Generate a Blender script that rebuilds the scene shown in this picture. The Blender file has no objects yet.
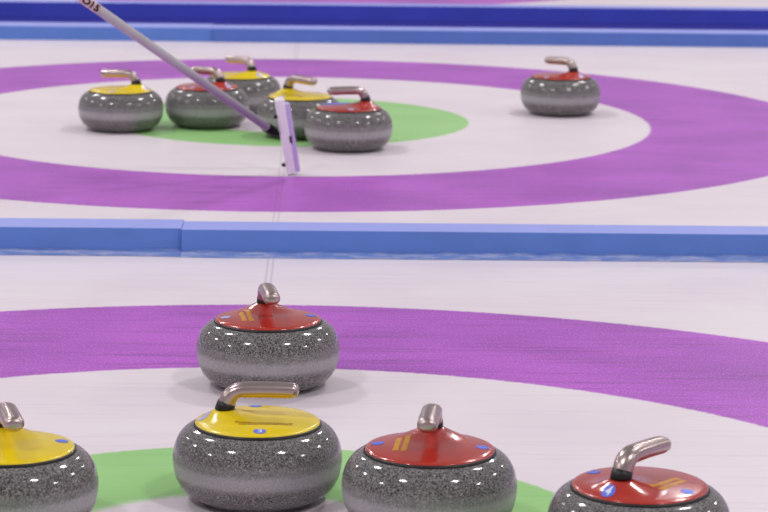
import bpy, bmesh, math, random
from mathutils import Vector, Matrix
random.seed(7)
sc = bpy.context.scene
COL = sc.collection
sc.view_settings.view_transform = 'Standard'
sc.view_settings.look = 'None'

# ------------------------------------------------------------------ helpers
def lin(c):
    f = lambda v: v/12.92 if v <= .04045 else ((v+.055)/1.055)**2.4
    return tuple(f(x/255) for x in c) + (1,)

def tag(o, label=None, cat=None, group=None, kind=None):
    if label: o['label'] = label
    if cat: o['category'] = cat
    if group: o['group'] = group
    if kind: o['kind'] = kind
    return o

def empty(name, loc, rz=0):
    o = bpy.data.objects.new(name, None)
    o.empty_display_size = .05
    COL.objects.link(o)
    o.location = loc
    o.rotation_euler = (0, 0, rz)
    return o

def to_mesh(bm, name, mats, smooth=True):
    bmesh.ops.recalc_face_normals(bm, faces=bm.faces)
    me = bpy.data.meshes.new(name)
    bm.to_mesh(me); bm.free()
    for m in (mats if isinstance(mats, (list, tuple)) else [mats]):
        me.materials.append(m)
    if smooth:
        for p in me.polygons: p.use_smooth = True
    return me

def put(name, me, parent=None, mats=None):
    o = bpy.data.objects.new(name, me)
    COL.objects.link(o)
    if parent: o.parent = parent
    return o

def lathe(prof, n=96):
    """revolve (r, z) points about z; points with r == 0 become poles"""
    bm = bmesh.new()
    rings = []
    for r, z in prof:
        if r < 1e-6:
            rings.append([bm.verts.new((0, 0, z))])
        else:
            rings.append([bm.verts.new((r*math.cos(2*math.pi*i/n), r*math.sin(2*math.pi*i/n), z)) for i in range(n)])
    for a, b in zip(rings, rings[1:]):
        for i in range(n):
            j = (i+1) % n
            if len(a) == 1 and len(b) > 1: bm.faces.new((a[0], b[j], b[i]))
            elif len(b) == 1 and len(a) > 1: bm.faces.new((a[i], a[j], b[0]))
            elif len(a) > 1: bm.faces.new((a[i], a[j], b[j], b[i]))
    return bm

def catmull(pts, sub=6):
    out = []
    P = [Vector(p) for p in pts]
    for i in range(len(P)-1):
        p0 = P[i-1] if i else P[0]*2-P[1]
        p1, p2 = P[i], P[i+1]
        p3 = P[i+2] if i+2 < len(P) else P[-1]*2-P[-2]
        for k in range(sub):
            t = k/sub
            out.append(.5*((2*p1)+(-p0+p2)*t+(2*p0-5*p1+4*p2-p3)*t*t+(-p0+3*p1-3*p2+p3)*t**3))
    out.append(P[-1])
    return out

def sweep(path, ry, rn, n=28, cap=True, mat_index=0, bm=None, power=2.0):
    """sweep an ellipse along a path in the xz plane; ry half-width in y, rn half-thickness in plane"""
    bm = bm or bmesh.new()
    rings = []
    for i, p in enumerate(path):
        a = path[max(i-1, 0)]; b = path[min(i+1, len(path)-1)]
        t = (b-a).normalized()
        nrm = Vector((-t.z, 0, t.x))
        ring = []
        for k in range(n):
            th = 2*math.pi*k/n
            c, s = math.cos(th), math.sin(th)
            c = math.copysign(abs(c)**(2/power), c); s = math.copysign(abs(s)**(2/power), s)
            ring.append(bm.verts.new(p + Vector((0, 1, 0))*ry[i]*c + nrm*rn[i]*s))
        rings.append(ring)
    for a, b in zip(rings, rings[1:]):
        for i in range(n):
            j = (i+1) % n
            f = bm.faces.new((a[i], a[j], b[j], b[i])); f.material_index = mat_index
    if cap:
        for r in (rings[0], rings[-1]):
            f = bm.faces.new(r); f.material_index = mat_index
    return bm

def box_bm(size, bevel=0, seg=3, M=None, bm=None):
    b = bmesh.new()
    bmesh.ops.create_cube(b, size=1)
    bmesh.ops.scale(b, vec=size, verts=b.verts)
    if bevel:
        bmesh.ops.bevel(b, geom=b.edges[:], offset=bevel, segments=seg, affect='EDGES', profile=.5)
    if M is not None: bmesh.ops.transform(b, matrix=M, verts=b.verts)
    return b

def text_mesh(s, size, bold=.018):
    cu = bpy.data.curves.new('glyphs', 'FONT')
    cu.body = s; cu.size = size; cu.align_x = 'CENTER'; cu.align_y = 'CENTER'
    cu.offset = size*bold
    o = bpy.data.objects.new('glyphs', cu)
    COL.objects.link(o)
    bpy.context.view_layer.update()
    me = bpy.data.meshes.new_from_object(o)
    COL.objects.unlink(o); bpy.data.objects.remove(o); 
    bm = bmesh.new(); bm.from_mesh(me)
    bpy.data.meshes.remove(me); bpy.data.curves.remove(cu)
    bmesh.ops.triangulate(bm, faces=bm.faces[:])
    return bm

# ------------------------------------------------------------------ node helpers
def newmat(name):
    m = bpy.data.materials.new(name); m.use_nodes = True
    nt = m.node_tree
    return m, nt, nt.nodes['Principled BSDF']

def simple(name, rgb, rough=.5, metal=0, coat=0, spec=.5, var=0, scale=60):
    m, nt, b = newmat(name)
    b.inputs['Roughness'].default_value = rough
    b.inputs['Metallic'].default_value = metal
    b.inputs['Coat Weight'].default_value = coat
    b.inputs['Coat Roughness'].default_value = .06
    b.inputs['Specular IOR Level'].default_value = spec
    c = lin(rgb)
    tc = nt.nodes.new('ShaderNodeTexCoord')
    no = nt.nodes.new('ShaderNodeTexNoise'); no.inputs['Scale'].default_value = scale
    no.inputs['Detail'].default_value = 4
    nt.links.new(tc.outputs['Object'], no.inputs['Vector'])
    r = nt.nodes.new('ShaderNodeValToRGB')
    v = var
    r.color_ramp.elements[0].position = .3; r.color_ramp.elements[1].position = .7
    r.color_ramp.elements[0].color = tuple(x*(1-v) for x in c[:3])+(1,)
    r.color_ramp.elements[1].color = tuple(min(1, x*(1+v)) for x in c[:3])+(1,)
    nt.links.new(no.outputs['Fac'], r.inputs['Fac'])
    nt.links.new(r.outputs['Color'], b.inputs['Base Color'])
    return m

class NG:
    """tiny wrapper for writing maths in a node tree"""
    def __init__(s, nt): s.nt = nt
    def m(s, op, a, b=None, c=None):
        n = s.nt.nodes.new('ShaderNodeMath'); n.operation = op
        for i, v in enumerate((a, b, c)):
            if v is None: continue
            if isinstance(v, (int, float)): n.inputs[i].default_value = v
            else: s.nt.links.new(v, n.inputs[i])
        return n.outputs[0]
    def step(s, v, lo, hi):
        n = s.nt.nodes.new('ShaderNodeMapRange'); n.interpolation_type = 'SMOOTHSTEP'
        s.nt.links.new(v, n.inputs[0]); n.inputs[1].default_value = lo; n.inputs[2].default_value = hi
        return n.outputs[0]
    def mix(s, f, a, b, mode='MIX'):
        n = s.nt.nodes.new('ShaderNodeMix'); n.data_type = 'RGBA'; n.blend_type = mode
        for i, v in ((0, f), (6, a), (7, b)):
            if isinstance(v, (int, float)): n.inputs[i].default_value = v
            elif isinstance(v, tuple): n.inputs[i].default_value = v
            else: s.nt.links.new(v, n.inputs[i])
        return n.outputs[2]
    def noise(s, vec, scale, detail=3, rough=.5, w=None):
        n = s.nt.nodes.new('ShaderNodeTexNoise')
        if w is not None:
            n.noise_dimensions = '4D'; s.nt.links.new(w, n.inputs['W'])
        s.nt.links.new(vec, n.inputs['Vector'])
        n.inputs['Scale'].default_value = scale; n.inputs['Detail'].default_value = detail
        n.inputs['Roughness'].default_value = rough
        return n.outputs['Fac']
    def mapping(s, vec, scale, rot=(0, 0, 0)):
        n = s.nt.nodes.new('ShaderNodeMapping'); s.nt.links.new(vec, n.inputs['Vector'])
        n.inputs['Scale'].default_value = scale; n.inputs['Rotation'].default_value = rot
        return n.outputs[0]

# ------------------------------------------------------------------ camera (solved from the ring geometry)
cx, cy, cz, yaw, pitch, roll, fpx = 0.137205887, -8.73074541, 1.19088697, 0.0219968, 0.187396784, 0.0125994943, 2601.9578
fw = Vector((math.sin(yaw)*math.cos(pitch), math.cos(yaw)*math.cos(pitch), -math.sin(pitch)))
rt = fw.cross(Vector((0, 0, 1))).normalized(); up = rt.cross(fw)
r2 = rt*math.cos(roll)+up*math.sin(roll); u2 = -rt*math.sin(roll)+up*math.cos(roll)
cam = bpy.data.cameras.new('camera'); co = bpy.data.objects.new('camera', cam); COL.objects.link(co)
co.matrix_world = Matrix(((r2.x, u2.x, -fw.x, cx), (r2.y, u2.y, -fw.y, cy), (r2.z, u2.z, -fw.z, cz), (0, 0, 0, 1)))
cam.sensor_width = 36; cam.lens = 36*fpx/768
cam.clip_end = 200
cam.dof.use_dof = True; cam.dof.focus_distance = 4.75; cam.dof.aperture_fstop = 10
sc.camera = co

# ------------------------------------------------------------------ world + arena lamps
w = bpy.data.worlds.new('arena_air'); sc.world = w; w.use_nodes = True
nt = w.node_tree; g = NG(nt)
bg = nt.nodes['Background']
tc = nt.nodes.new('ShaderNodeTexCoord')
sx = nt.nodes.new('ShaderNodeSeparateXYZ'); nt.links.new(tc.outputs['Generated'], sx.inputs[0])
f1 = g.step(sx.outputs[2], .02, .42)
nt.links.new(g.mix(f1, (.56, .47, .54, 1), (.31, .29, .30, 1)), bg.inputs['Color'])
bg.inputs['Strength'].default_value = .9

LAMP_POWER = 262
for lx in (-13.5, -4.5, 4.5, 13.5):
    for ly in (-8.5, 1, 11):
        L = bpy.data.lights.new('arena_lamp', 'AREA'); L.shape = 'RECTANGLE'
        L.size = 1.15; L.size_y = .95; L.energy = LAMP_POWER; L.color = (1, .98, .99)
        o = bpy.data.objects.new('arena_lamp', L); COL.objects.link(o); o.location = (lx, ly, 8)

# ------------------------------------------------------------------ ice
S1, S3 = -4.87674388, 5.935
def ice_material():
    m, nt, b = newmat('painted_ice'); g = NG(nt)
    tc = nt.nodes.new('ShaderNodeTexCoord'); P = tc.outputs['Object']
    sx = nt.nodes.new('ShaderNodeSeparateXYZ'); nt.links.new(P, sx.inputs[0])
    X, Y = sx.outputs[0], sx.outputs[1]
    ds = []
    for c in (0.0, S1, S3):
        dy = g.m('SUBTRACT', Y, c)
        ds.append(g.m('SQRT', g.m('ADD', g.m('MULTIPLY', X, X), g.m('MULTIPLY', dy, dy))))
    d = g.m('MINIMUM', g.m('MINIMUM', ds[0], ds[1]), ds[2])
    wob = g.m('MULTIPLY', g.m('SUBTRACT', g.noise(P, 90, 3), .5), .012)
    d = g.m('ADD', d, wob)
    big = g.noise(g.mapping(P, (1.2, 1.6, 1)), 2.0, 4)
    streak = g.noise(g.mapping(P, (1.2, 26, 1)), 2.2, 5, .6)
    fine = g.noise(g.mapping(P, (1, .25, 1)), 300, 2, .65)
    white = g.mix(g.step(big, .3, .7), lin((225, 214, 222)), lin((231, 222, 228)))
    purple = g.mix(g.step(big, .3, .72), lin((160, 76, 182)), lin((184, 91, 203)))
    green = g.mix(g.step(big, .3, .7), lin((146, 200, 122)), lin((158, 210, 136)))
    e = .007
    col = g.mix(g.step(d, .305-.02, .305+.02), white, green)
    col = g.mix(g.step(d, .61-e, .61+e), col, white)
    col = g.mix(g.step(d, 1.219-e, 1.219+e), col, purple)
    col = g.mix(g.step(d, 1.829-e, 1.829+e), col, white)
    inring = g.m('MULTIPLY', g.step(d, 1.21, 1.225), g.m('SUBTRACT', 1.0, g.step(d, 1.82, 1.835)))
    # scuffs running down the sheet, and fine pale speckle
    sc1 = g.m('MULTIPLY', g.step(streak, .50, .70), .75)
    amt = g.m('MULTIPLY', sc1, g.m('ADD', g.m('MULTIPLY', inring, .8), .12))
    col = g.mix(amt, col, lin((126, 60, 144)))
    sp = g.m('MULTIPLY', g.step(fine, .50, .70), g.m('ADD', g.m('MULTIPLY', inring, .20), .05))
    col = g.mix(sp, col, lin((236, 214, 236)))
    # diagonal skate-like scratches in the paint
    scr = g.noise(g.mapping(P, (1.0, 34, 1), (0, 0, math.radians(-24))), 1.6, 3, .5)
    col = g.mix(g.m('MULTIPLY', g.step(scr, .62, .72), g.m('MULTIPLY', inring, .45)), col, lin((108, 46, 128)))
    # twin edges of the tee line
    ax = g.m('ABSOLUTE', g.m('ADD', X, .001))
    ln = g.m('MULTIPLY', g.step(ax, .0032, .0055), g.m('SUBTRACT', 1.0, g.step(ax, .0070, .0095)))
    worn = g.m('MULTIPLY', g.m('LESS_THAN', Y, -2.45), g.m('SUBTRACT', 1.0, g.step(d, 1.75, 1.90)))
    ln = g.m('MULTIPLY', g.m('MULTIPLY', ln, g.m('SUBTRACT', 1.0, worn)), g.m('MULTIPLY', g.step(d, .60, .64), .30))
    col = g.mix(ln, col, lin((110, 92, 128)))
    nt.links.new(col, b.inputs['Base Color'])
    b.inputs['Roughness'].default_value = .34
    b.inputs['IOR'].default_value = 1.31
    b.inputs['Specular IOR Level'].default_value = .28
    bp = nt.nodes.new('ShaderNodeBump'); bp.inputs['Strength'].default_value = .12; bp.inputs['Distance'].default_value = .002
    nt.links.new(g.noise(P, 120, 3), bp.inputs['Height']); nt.links.new(bp.outputs[0], b.inputs['Normal'])
    return m
bm = bmesh.new()
NX, NY = 24, 24
bmesh.ops.create_grid(bm, x_segments=NX, y_segments=NY, size=1)
bmesh.ops.scale(bm, vec=(16, 12, 1), verts=bm.verts)
o = put('floor', to_mesh(bm, 'floor', ice_material(), False))
tag(o, 'pale pink-white curling ice with painted purple and green target rings', 'ice', kind='structure')

# ------------------------------------------------------------------ foam dividers
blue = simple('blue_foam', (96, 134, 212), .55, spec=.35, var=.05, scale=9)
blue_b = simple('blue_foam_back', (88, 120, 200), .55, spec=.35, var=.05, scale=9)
lit_top = simple('lit_foam_top', (152, 162, 232), .5, spec=.3, var=.03, scale=9)  # lit copy of the foam blue, overhead light put into the colour
navy = simple('navy_foam', (72, 82, 196), .6, spec=.2, var=.06, scale=6)
mat_navy = simple('navy_walkway', (44, 44, 140), .8, spec=.1, var=.05, scale=4)
def frost_mat():
    m, nt, b = newmat('frosted_blue'); g = NG(nt)
    tc = nt.nodes.new('ShaderNodeTexCoord'); P = tc.outputs['Object']
    n = g.noise(g.mapping(P, (3, 18, 14)), 6, 6, .7)
    nt.links.new(g.mix(g.step(n, .42, .66), lin((122, 154, 226)), lin((190, 198, 236))), b.inputs['Base Color'])
    b.inputs['Roughness'].default_value = .6
    return m
frost = frost_mat()

def divider(name, x0, x1, y0, depth, h, face, frosty, label, group):
    t = empty(name, ((x0+x1)/2, y0+depth/2, 0))
    b = box_bm((x1-x0, depth, h), .0015, 2, Matrix.Translation((0, 0, h/2)))
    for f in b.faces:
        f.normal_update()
        f.material_index = 1 if f.normal.z > .8 else 0  # upward faces take the lit colour
    put('foam_body', to_mesh(b, 'foam_body', [face, lit_top], False), t)
    if frosty:
        # rime of ice piled against the foot of the foam
        bm = bmesh.new(); n = 220; rows = []
        for i in range(n+1):
            x = (x0-x1)/2 + (x1-x0)*i/n
            rnd = random.random
            hh = .012 + .004*rnd(); w_ = .020 + .010*rnd()
            pts = [(-depth/2+.001, 0), (-depth/2+.001, hh), (-depth/2-w_*.35, hh*.55), (-depth/2-w_, 0.0006)]
            rows.append([bm.verts.new((x, a, z)) for a, z in pts])
        for a, c in zip(rows, rows[1:]):
            for k in range(3): bm.faces.new((a[k], a[k+1], c[k+1], c[k]))
        put('frost_strip', to_mesh(bm, 'frost_strip', frost), t)
    tag(t, label, 'divider', group)
    return t
# joint of the near divider falls left of the nearest stones; the left length sits a finger further back
JX = -0.221
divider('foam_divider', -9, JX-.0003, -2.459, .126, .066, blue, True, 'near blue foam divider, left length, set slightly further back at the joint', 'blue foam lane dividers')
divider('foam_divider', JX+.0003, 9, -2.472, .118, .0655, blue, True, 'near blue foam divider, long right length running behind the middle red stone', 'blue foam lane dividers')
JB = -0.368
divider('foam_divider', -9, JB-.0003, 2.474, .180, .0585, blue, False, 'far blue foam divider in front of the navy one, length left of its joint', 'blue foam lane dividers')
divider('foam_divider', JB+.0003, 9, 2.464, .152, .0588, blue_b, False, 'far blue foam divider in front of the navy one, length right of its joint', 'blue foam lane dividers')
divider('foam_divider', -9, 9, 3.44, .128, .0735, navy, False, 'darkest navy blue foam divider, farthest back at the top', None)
b = box_bm((18, 3.438-2.662, .003), 0, 1, Matrix.Translation((0, (3.438+2.662)/2, .0016)))
tag(put('trim_1', to_mesh(b, 'walkway', mat_navy, False)), 'dark navy walkway strip between the two far dividers', 'walkway', kind='structure')

# ------------------------------------------------------------------ curling stones
KR, KZ, RIM = .98291, 1.15355, .1252
def granite():
    m, nt, b = newmat('speckled_granite'); g = NG(nt)
    tc = nt.nodes.new('ShaderNodeTexCoord'); P = tc.outputs['Object']
    oi = nt.nodes.new('ShaderNodeObjectInfo')
    W = g.m('MULTIPLY', oi.outputs['Random'], 20.0)
    sx = nt.nodes.new('ShaderNodeSeparateXYZ'); nt.links.new(P, sx.inputs[0])
    Z = g.m('ADD', sx.outputs[2], g.m('MULTIPLY', g.m('SUBTRACT', g.noise(P, 60, 3, .5, W), .5), .006))
    n1 = g.noise(P, 360, 2, .6, W); n2 = g.noise(P, 700, 1, .5, W); n3 = g.noise(P, 40, 2, .5, W)
    s = g.m('ADD', g.m('MULTIPLY', n1, .7), g.m('MULTIPLY', n2, .3))
    r = nt.nodes.new('ShaderNodeValToRGB'); els = r.color_ramp.elements
    els[0].position = .38; els[0].color = lin((34, 32, 34))
    els[1].position = .66; els[1].color = lin((176, 172, 170))
    for p_, c_ in ((.45, (88, 86, 88)), (.52, (116, 113, 113)), (.58, (140, 136, 135))):
        e = els.new(p_); e.color = lin(c_)
    nt.links.new(s, r.inputs['Fac'])
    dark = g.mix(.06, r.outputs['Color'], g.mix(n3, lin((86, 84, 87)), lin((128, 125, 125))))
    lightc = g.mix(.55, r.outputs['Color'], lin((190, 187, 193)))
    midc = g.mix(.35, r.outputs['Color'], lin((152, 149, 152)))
    f_mid = g.m('MULTIPLY', g.step(Z, .036, .050), g.m('SUBTRACT', 1.0, g.step(Z, .078, .092)))  # striking band and its pale tier, partly ice reflection put into the colour
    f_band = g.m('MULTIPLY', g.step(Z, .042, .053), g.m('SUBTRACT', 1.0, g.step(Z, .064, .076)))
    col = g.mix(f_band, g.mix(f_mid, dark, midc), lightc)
    low = g.m('SUBTRACT', 1.0, g.step(Z, .040, .048))
    nt.links.new(col, b.inputs['Base Color'])
    ro = g.m('ADD', .10, g.m('MULTIPLY', f_mid, .34))
    ro = g.m('ADD', ro, g.m('MULTIPLY', low, .10))
    nt.links.new(ro, b.inputs['Roughness'])
    b.inputs['Specular IOR Level'].default_value = .5
    return m
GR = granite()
RED = simple('red_plastic', (178, 48, 36), .22, coat=.5, var=.05, scale=25)
YEL = simple('yellow_plastic', (234, 206, 6), .26, coat=.35, var=.03, scale=25)
BLK = simple('black_rubber', (14, 13, 15), .45)
SIL = simple('brushed_metal', (188, 170, 168), .31, metal=1, var=.04, scale=80)
REDI = simple('red_grip', (150, 40, 34), .4)
YELI = simple('yellow_grip', (214, 172, 20), .4)
DISC = simple('blue_sticker', (92, 116, 226), .35)
DISCP = simple('pale_sticker', (176, 178, 226), .35)
WHT = simple('white_print', (224, 228, 255), .4)
GOLD = simple('gold_print', (214, 150, 30), .4)
BRN = simple('brown_print', (150, 92, 14), .5)

prof = [Vector((r*KR, 0, z*KZ)) for r, z in [(.086, 0), (.090, .0006), (.103, .0042), (.119, .0125), (.1305, .0240), (.1378, .039), (.141, .057), (.1400, .072), (.1355, .086), (.127, .0975), (.116, .1050), (.104, .1085)]]
cp = catmull(prof, 5)
prof2 = [(0, .004), (.070, .004), (.080, 0.0006)] + [(v.x, max(v.z, 0)) for v in cp] + [(.099, RIM+.0004), (.09, RIM+.0006), (0, RIM+.0006)]
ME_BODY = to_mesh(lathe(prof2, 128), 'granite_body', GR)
ME_SEAL = to_mesh(lathe([(.085, RIM-.0006), (.1030, RIM-.0040), (.1052, RIM-.0026), (.1046, RIM+.0014), (.1026, RIM+.0038), (.085, RIM+.0040)], 96), 'lid_seal', BLK)

RL = .1025
CXP = -.053
def lid_z(x, y):
    r = math.hypot(x, y)/RL
    z = RIM+.0036
    e = min(1, max(0, (1-r)/.10)); z += .0034*math.sqrt(max(0, 1-(1-e)**2))   # rounded rim
    z += .0075*max(0, 1-r**1.7)                                            # shallow dome
    d = math.hypot((x-CXP), y*1.0)
    t = min(1, max(0, 1-(d-.0165)/.052))
    s = t*t*(1.25-.25*t) if t < 1 else 1
    edge = min(1, max(0, (1-r)/.30)); edge = edge*edge*(3-2*edge)
    top = RIM+.0262
    z = z + (top-z)*s*edge if d > .0165 else top
    return z
def lid_mesh(mat):
    bm = bmesh.new(); n = 112
    rs = [0, .1, .2, .3, .38, .45, .5, .55, .6, .65, .7, .75, .8, .85, .89, .92, .945, .96, .975, .985, .993, 1]
    rings = []
    for q in rs:
        if q == 0: rings.append([bm.verts.new((0, 0, lid_z(0, 0)))]); continue
        rings.append([bm.verts.new((q*RL*math.cos(2*math.pi*i/n), q*RL*math.sin(2*math.pi*i/n), lid_z(q*RL*math.cos(2*math.pi*i/n), q*RL*math.sin(2*math.pi*i/n)))) for i in range(n)])
    rings.append([bm.verts.new((RL*.992*math.cos(2*math.pi*i/n), RL*.992*math.sin(2*math.pi*i/n), RIM+.0016)) for i in range(n)])
    for a, b in zip(rings, rings[1:]):
        for i in range(n):
            j = (i+1) % n
            if len(a) == 1: bm.faces.new((a[0], b[i], b[j]))
            else: bm.faces.new((a[i], b[i], b[j], a[j]))
    bm.faces.new(rings[-1])
    return to_mesh(bm, 'lid', mat)
ME_LID = {'red': lid_mesh(RED), 'yellow': lid_mesh(YEL)}

# collar + handle in the stone's own xz plane (grip runs toward +x)
T = RIM
cpath = [Vector((-.0545, 0, T+.0235)), Vector((-.0525, 0, T+.0310)), Vector((-.0500, 0, T+.0380))]
ME_COLLAR = to_mesh(sweep(cpath, [.0165, .0163, .0160], [.0163, .0158, .0148]), 'collar', BLK)
hp = [(-.0502, T+.0370), (-.0465, T+.0455), (-.0400, T+.0530), (-.0300, T+.0575), (-.0165, T+.0588), (.012, T+.0586), (.040, T+.0576), (.0570, T+.0564)]
hpath = catmull([Vector((a, 0, z)) for a, z in hp], 6)
n = len(hpath)
ry, rn = [], []
for i in range(n):
    t = i/(n-1)
    k = min(1, t/.45)
    rn.append(.0142+(.0122-.0142)*(k*k*(3-2*k)))
    ry.append(.0152+(.0162-.0152)*k)
core, cry, crn = list(hpath), list(ry), list(rn)
tip = hpath[-1]; d = (hpath[-1]-hpath[-2]).normalized()
for a in (18, 36, 52, 66, 78, 86):
    A = math.radians(a)
    hpath.append(tip + d*.0105*math.sin(A)); ry.append(.0162*(.22+.78*math.cos(A))); rn.append(.0122*(.15+.85*math.cos(A)))
ME_HANDLE = to_mesh(sweep(hpath, ry, rn, 36, power=2.25), 'handle', SIL)
# coloured insert let into the underside of the grip
ipath, iry, irn = [], [], []
i0 = int(n*.42)
for i in range(i0, n):
    a = core[max(i-1, 0)]; b = core[min(i+1, n-1)]
    t = (b-a).normalized(); nrm = Vector((-t.z, 0, t.x))
    e = min(1, .35+.22*(i-i0), .35+.3*(n-1-i))
    ipath.append(core[i]-nrm*crn[i]*.54); iry.append(cry[i]*.93*e); irn.append(crn[i]*.56*e)
ME_GRIP = {'red': to_mesh(sweep(ipath, iry, irn, 28), 'grip_insert', REDI), 'yellow': to_mesh(sweep(ipath, iry, irn, 28), 'grip_insert', YELI)}

def lid_decal(cx_, cy_, polys_bm, lift=.0004):
    for v in polys_bm.verts:
        x, y = v.co.x+cx_, v.co.y+cy_
        v.co = Vector((x, y, lid_z(x, y)+lift))
    return polys_bm
def disc_bm(rx, ry_, n=28):
    bm = bmesh.new(); rings = [[bm.verts.new((0, 0, 0))]]
    for q in (.35, .7, 1):
        rings.append([bm.verts.new((q*rx*math.cos(2*math.pi*i/n), q*ry_*math.sin(2*math.pi*i/n), 0)) for i in range(n)])
    for a, b in zip(rings, rings[1:]):
        for i in range(n):
            j = (i+1) % n
            if len(a) == 1: bm.faces.new((a[0], b[i], b[j]))
            else: bm.faces.new((a[i], b[i], b[j], a[j]))
    return bm
def sticker_mesh(cx_, cy_, pale, digit=None, face_dir=0):
    """round sticker at a place on the lid; digit printed so it reads from outside the rim"""
    r = .0105
    ang = math.atan2(cy_, cx_)
    b = lid_decal(cx_, cy_, disc_bm(r, r), .0005)
    if digit:
        t = text_mesh(digit, .0205)
        bmesh.ops.subdivide_edges(t, edges=t.edges[:], cuts=1)
        R = Matrix.Rotation(ang+math.pi/2+face_dir, 4, 'Z')
        bmesh.ops.transform(t, matrix=R, verts=t.verts)
        for v in t.verts:
            x, y = v.co.x+cx_, v.co.y+cy_
            v.co = Vector((x, y, lid_z(x, y)+.0010))
        off = [b.verts.new(v.co) for v in t.verts]
        t.verts.ensure_lookup_table()
        for i, v in enumerate(t.verts): v.index = i
        for f in t.faces:
            nf = b.faces.new([off[v.index] for v in f.verts]); nf.material_index = 1
        t.free()
    me = bpy.data.meshes.new('decal')
    bmesh.ops.recalc_face_normals(b, faces=b.faces)
    for f in b.faces:
        if f.normal.z < 0: f.normal_flip()
    b.to_mesh(me); b.free()
    me.materials.append(DISCP if pale else DISC); me.materials.append(WHT)
    return me
PLACES = {'back': (-.0875, 0), 'left': (0, .083), 'right': (0, -.083)}
ME_ST = {}
def decal(place, pale=False, digit=None, fd=0):
    key = (place, pale, digit, fd)
    if key not in ME_ST: ME_ST[key] = sticker_mesh(*PLACES[place], pale, digit, fd)
    return ME_ST[key]
def print_mesh(mat, hgt, gap, rowgap, x0, x1, yc):
    """two rows of tiny illegible printed strokes along the grip side"""
    bm = bmesh.new(); rnd = random.Random(3)
    for row in (-1, 1):
        x = x0 + (0 if row > 0 else (x1-x0)*.06); xe = x1 - (0 if row > 0 else (x1-x0)*.06)
        yy = yc + row*rowgap/2
        while x < xe:
            w_ = rnd.uniform(.0022, .0048)
            h = hgt*rnd.uniform(.75, 1)
            ys = [yy-h/2, yy, yy+h/2]; xs = [x, x+w_]
            V = [[bm.verts.new((a, b_, lid_z(a, b_)+.0004)) for b_ in ys] for a in xs]
            for k in range(2): bm.faces.new((V[0][k], V[1][k], V[1][k+1], V[0][k+1]))
            x += w_ + gap*rnd.uniform(.6, 1.6)
    return to_mesh(bm, 'printed_lines', mat)
ME_PR = {'red': print_mesh(GOLD, .0100, .0004, .0135, -.030, .048, -.044),
         'yellow': print_mesh(BRN, .0040, .0009, .0066, -.038, .055, -.046)}

def stone(x, y, deg, colour, label, group, stickers, extra=None):
    t = empty('curling_stone', (x, y, 0), math.radians(deg))
    tag(t, label, 'curling stone', group)
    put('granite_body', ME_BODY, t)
    put('lid_seal', ME_SEAL, t)
    lid = put('lid', ME_LID[colour], t)
    for s in stickers: put('decal', decal(*s), lid)
    if extra: put('decal', extra, lid)  # wide blue patch
    put('printed_lines', ME_PR[colour], lid)
    put('collar', ME_COLLAR, t)
    h = put('handle', ME_HANDLE, t)
    put('grip_insert', ME_GRIP[colour], h)
    return t
bd = disc_bm(.050, .034, 40)  # wide blue patch laid on the lid beside the grip
bd = lid_decal(.034, -.040, bd, .0005)
for f in bd.faces: f.normal_update()
blue_patch = to_mesh(bd, 'decal', DISC)
NEAR, FAR = 'stones on the near sheet', 'stones on the far sheet'
B3 = [('back', True), ('left',), ('right', False, '3')]
plain = [('back',), ('left',), ('right',)]
pale = [('back', True), ('left', True), ('right', True)]
stone(.0248, -4.5970, 4, 'yellow', 'nearest full yellow-lidded stone, centre left, handle pointing right', NEAR, B3)
stone(.0230, -3.7990, -82, 'red', 'red-lidded stone standing alone on the purple ring of the near sheet', NEAR, [('back',), ('left',), ('right', True)])
stone(.3008, -4.7594, -97, 'red', 'red-lidded stone in the near row with its handle pointing at the viewer', NEAR, plain)
stone(.6090, -4.9640, 51, 'red', 'red-lidded stone cropped at the bottom right, handle pointing away to the right', NEAR, [('back', False, '4'), ('left',), ('right',)])
stone(-.3593, -4.7706, -75, 'yellow', 'yellow-lidded stone cropped by the left edge of the picture', NEAR, plain)
stone(.9403, .2354, 138, 'red', 'red-lidded stone alone on the right of the far sheet', FAR, pale)
stone(-.5434, -.2619, 165, 'yellow', 'leftmost yellow-lidded stone of the far cluster', FAR, pale)
stone(-.2665, -.1567, 146, 'red', 'red-lidded stone partly hidden behind the broom shaft', FAR, pale)
stone(-.1663, .1684, 137, 'yellow', 'rearmost yellow-lidded stone of the far cluster', FAR, pale)
stone(.0434, -.3785, -42, 'yellow', 'yellow-lidded stone directly behind the white broom head', FAR, pale)
stone(.1984, -.6478, 185, 'red', 'red-lidded stone at the front right of the far cluster', FAR, pale, blue_patch)

# ------------------------------------------------------------------ broom
def shaft_mat():
    m, nt, b = newmat('grey_shaft'); g = NG(nt)
    tc = nt.nodes.new('ShaderNodeTexCoord')
    sx = nt.nodes.new('ShaderNodeSeparateXYZ'); nt.links.new(tc.outputs['Object'], sx.inputs[0])
    Z = sx.outputs[2]     # local distance up the shaft from its socket
    n = g.noise(g.mapping(tc.outputs['Object'], (1, 1, .25)), 40, 3)
    c = g.mix(g.step(Z, .05, .55), lin((146, 136, 152)), lin((188, 186, 186)))
    c = g.mix(g.step(Z, .735, .74), c, lin((226, 202, 196)))
    c = g.mix(g.m('MULTIPLY', g.step(n, .4, .7), .12), c, lin((110, 84, 130)))
    nt.links.new(c, b.inputs['Base Color']); b.inputs['Roughness'].default_value = .45; b.inputs['Specular IOR Level'].default_value = .3
    return m
pearl = simple('pearl_plastic', (250, 246, 250), .3, var=.02)
lilac = simple('lilac_fabric', (206, 186, 234), .7, var=.08, scale=150)
dark = simple('dark_plastic', (22, 18, 24), .6, spec=.15)
maroon = simple('maroon_print', (50, 10, 22), .7, spec=.1)

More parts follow.
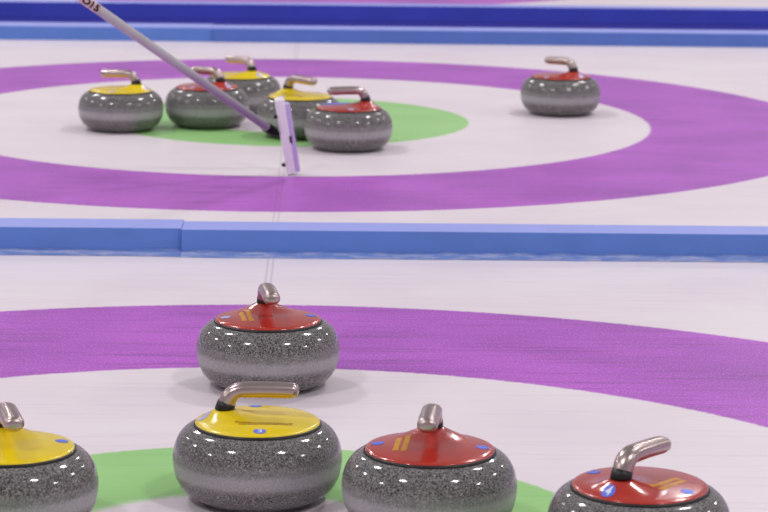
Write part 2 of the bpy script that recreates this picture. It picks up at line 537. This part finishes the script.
HB, HT = Vector((.0347, -1.181, 0)), Vector((-.0031, -1.181, .2285))     # foot and top of the head
SJ = Vector((-.0143, -1.181, .1195))                                    # where the shaft meets it
ST = Vector((-.545, -1.60, .552))                                       # shaft where it leaves the frame
broom = empty('curling_broom', HB)
tag(broom, 'grey-shafted curling broom with a white head reaching in from the upper left', 'broom')
# shaft
ax = (ST-SJ); Lsh = ax.length; ax.normalize()
camv = (Vector((cx, cy, cz))-ST)
side = (camv - ax*camv.dot(ax)).normalized()           # shaft direction facing the viewer's side
tang = side.cross(ax)
Msh = Matrix(((tang.x, side.x, ax.x, SJ.x-HB.x), (tang.y, side.y, ax.y, SJ.y-HB.y), (tang.z, side.z, ax.z, SJ.z-HB.z), (0, 0, 0, 1)))
r0, r1 = .0122, .0140
LT = 1.2
def rad(z): return r0+(r1-r0)*min(1, z/.9)
pr = [(0, .018)] + [(rad(z), z) for z in [.018+.0295*i for i in range(41)]]
pr += [(r1*.8, pr[-1][1]+.006), (0, pr[-1][1]+.007)]
sh = put('shaft', to_mesh(lathe(pr, 40), 'shaft', shaft_mat()), broom); sh.matrix_local = Msh
# lettering wrapped on the shaft, reading down toward the head
t = bmesh.new()
LZ = Lsh*.955
for k, ch in enumerate('OIS'):
    gm = text_mesh(ch, .0265, .045)
    bmesh.ops.subdivide_edges(gm, edges=gm.edges[:], cuts=3, use_grid_fill=True)
    mp = {}
    for v in gm.verts:
        z = LZ - (-.0205, .0015, .0195)[k] - v.co.x*1.25; a = -v.co.y*1.05/rad(z); rr = rad(z)+.0012
        mp[v] = t.verts.new((rr*math.sin(a), rr*math.cos(a), z))
    for f in gm.faces: t.faces.new([mp[v] for v in f.verts])
    gm.free()
lt = put('lettering', to_mesh(t, 'lettering', maroon, False), sh)
# socket
so = put('socket', to_mesh(lathe([(0, -.004), (.008, -.004), (.0105, .004), (.0135, .012), (.0142, .034), (.0138, .041), (.0122, .043)], 32), 'socket', dark), broom)
so.matrix_local = Msh
# head: long axis up, sweeping face turned to the right
hz = (HT-HB).normalized()
hx = Vector((1, .10, 0)); hx = (hx-hz*hx.dot(hz)).normalized()     # thickness direction (toward the pad)
hy = hz.cross(hx)
Lh = (HT-HB).length
Mh = Matrix(((hx.x, hy.x, hz.x, 0), (hx.y, hy.y, hz.y, 0), (hx.z, hy.z, hz.z, 0), (0, 0, 0, 1)))
def hbox(size, c, bev, seg=3): return box_bm(size, bev, seg, Matrix.Translation(c))
hd = put('head', to_mesh(hbox((.028, .044, Lh-.004), (-.006, 0, Lh/2+.001), .0085, 4), 'head', pearl), broom); hd.matrix_local = Mh
pd = put('brush_pad', to_mesh(hbox((.015, .040, Lh-.026), (.0135, 0, Lh/2-.006), .005, 3), 'brush_pad', lilac), hd)
for zz, s in ((.178, 1.0), (.034, 1.0)):
    b = lathe([(0, 0), (.0055, 0), (.0065, .003), (.0055, .008), (.003, .012), (0, .0125)], 20)
    bmesh.ops.transform(b, matrix=Matrix.Translation((-.0185, -.008, zz)) @ Matrix.Rotation(-math.pi/2, 4, 'Y'), verts=b.verts)
    put('clip', to_mesh(b, 'clip', dark), hd)
b = hbox((.006, .003, .020), (.0070, -.0215, Lh*.46), .001, 2)
put('slot', to_mesh(b, 'slot', dark), hd)
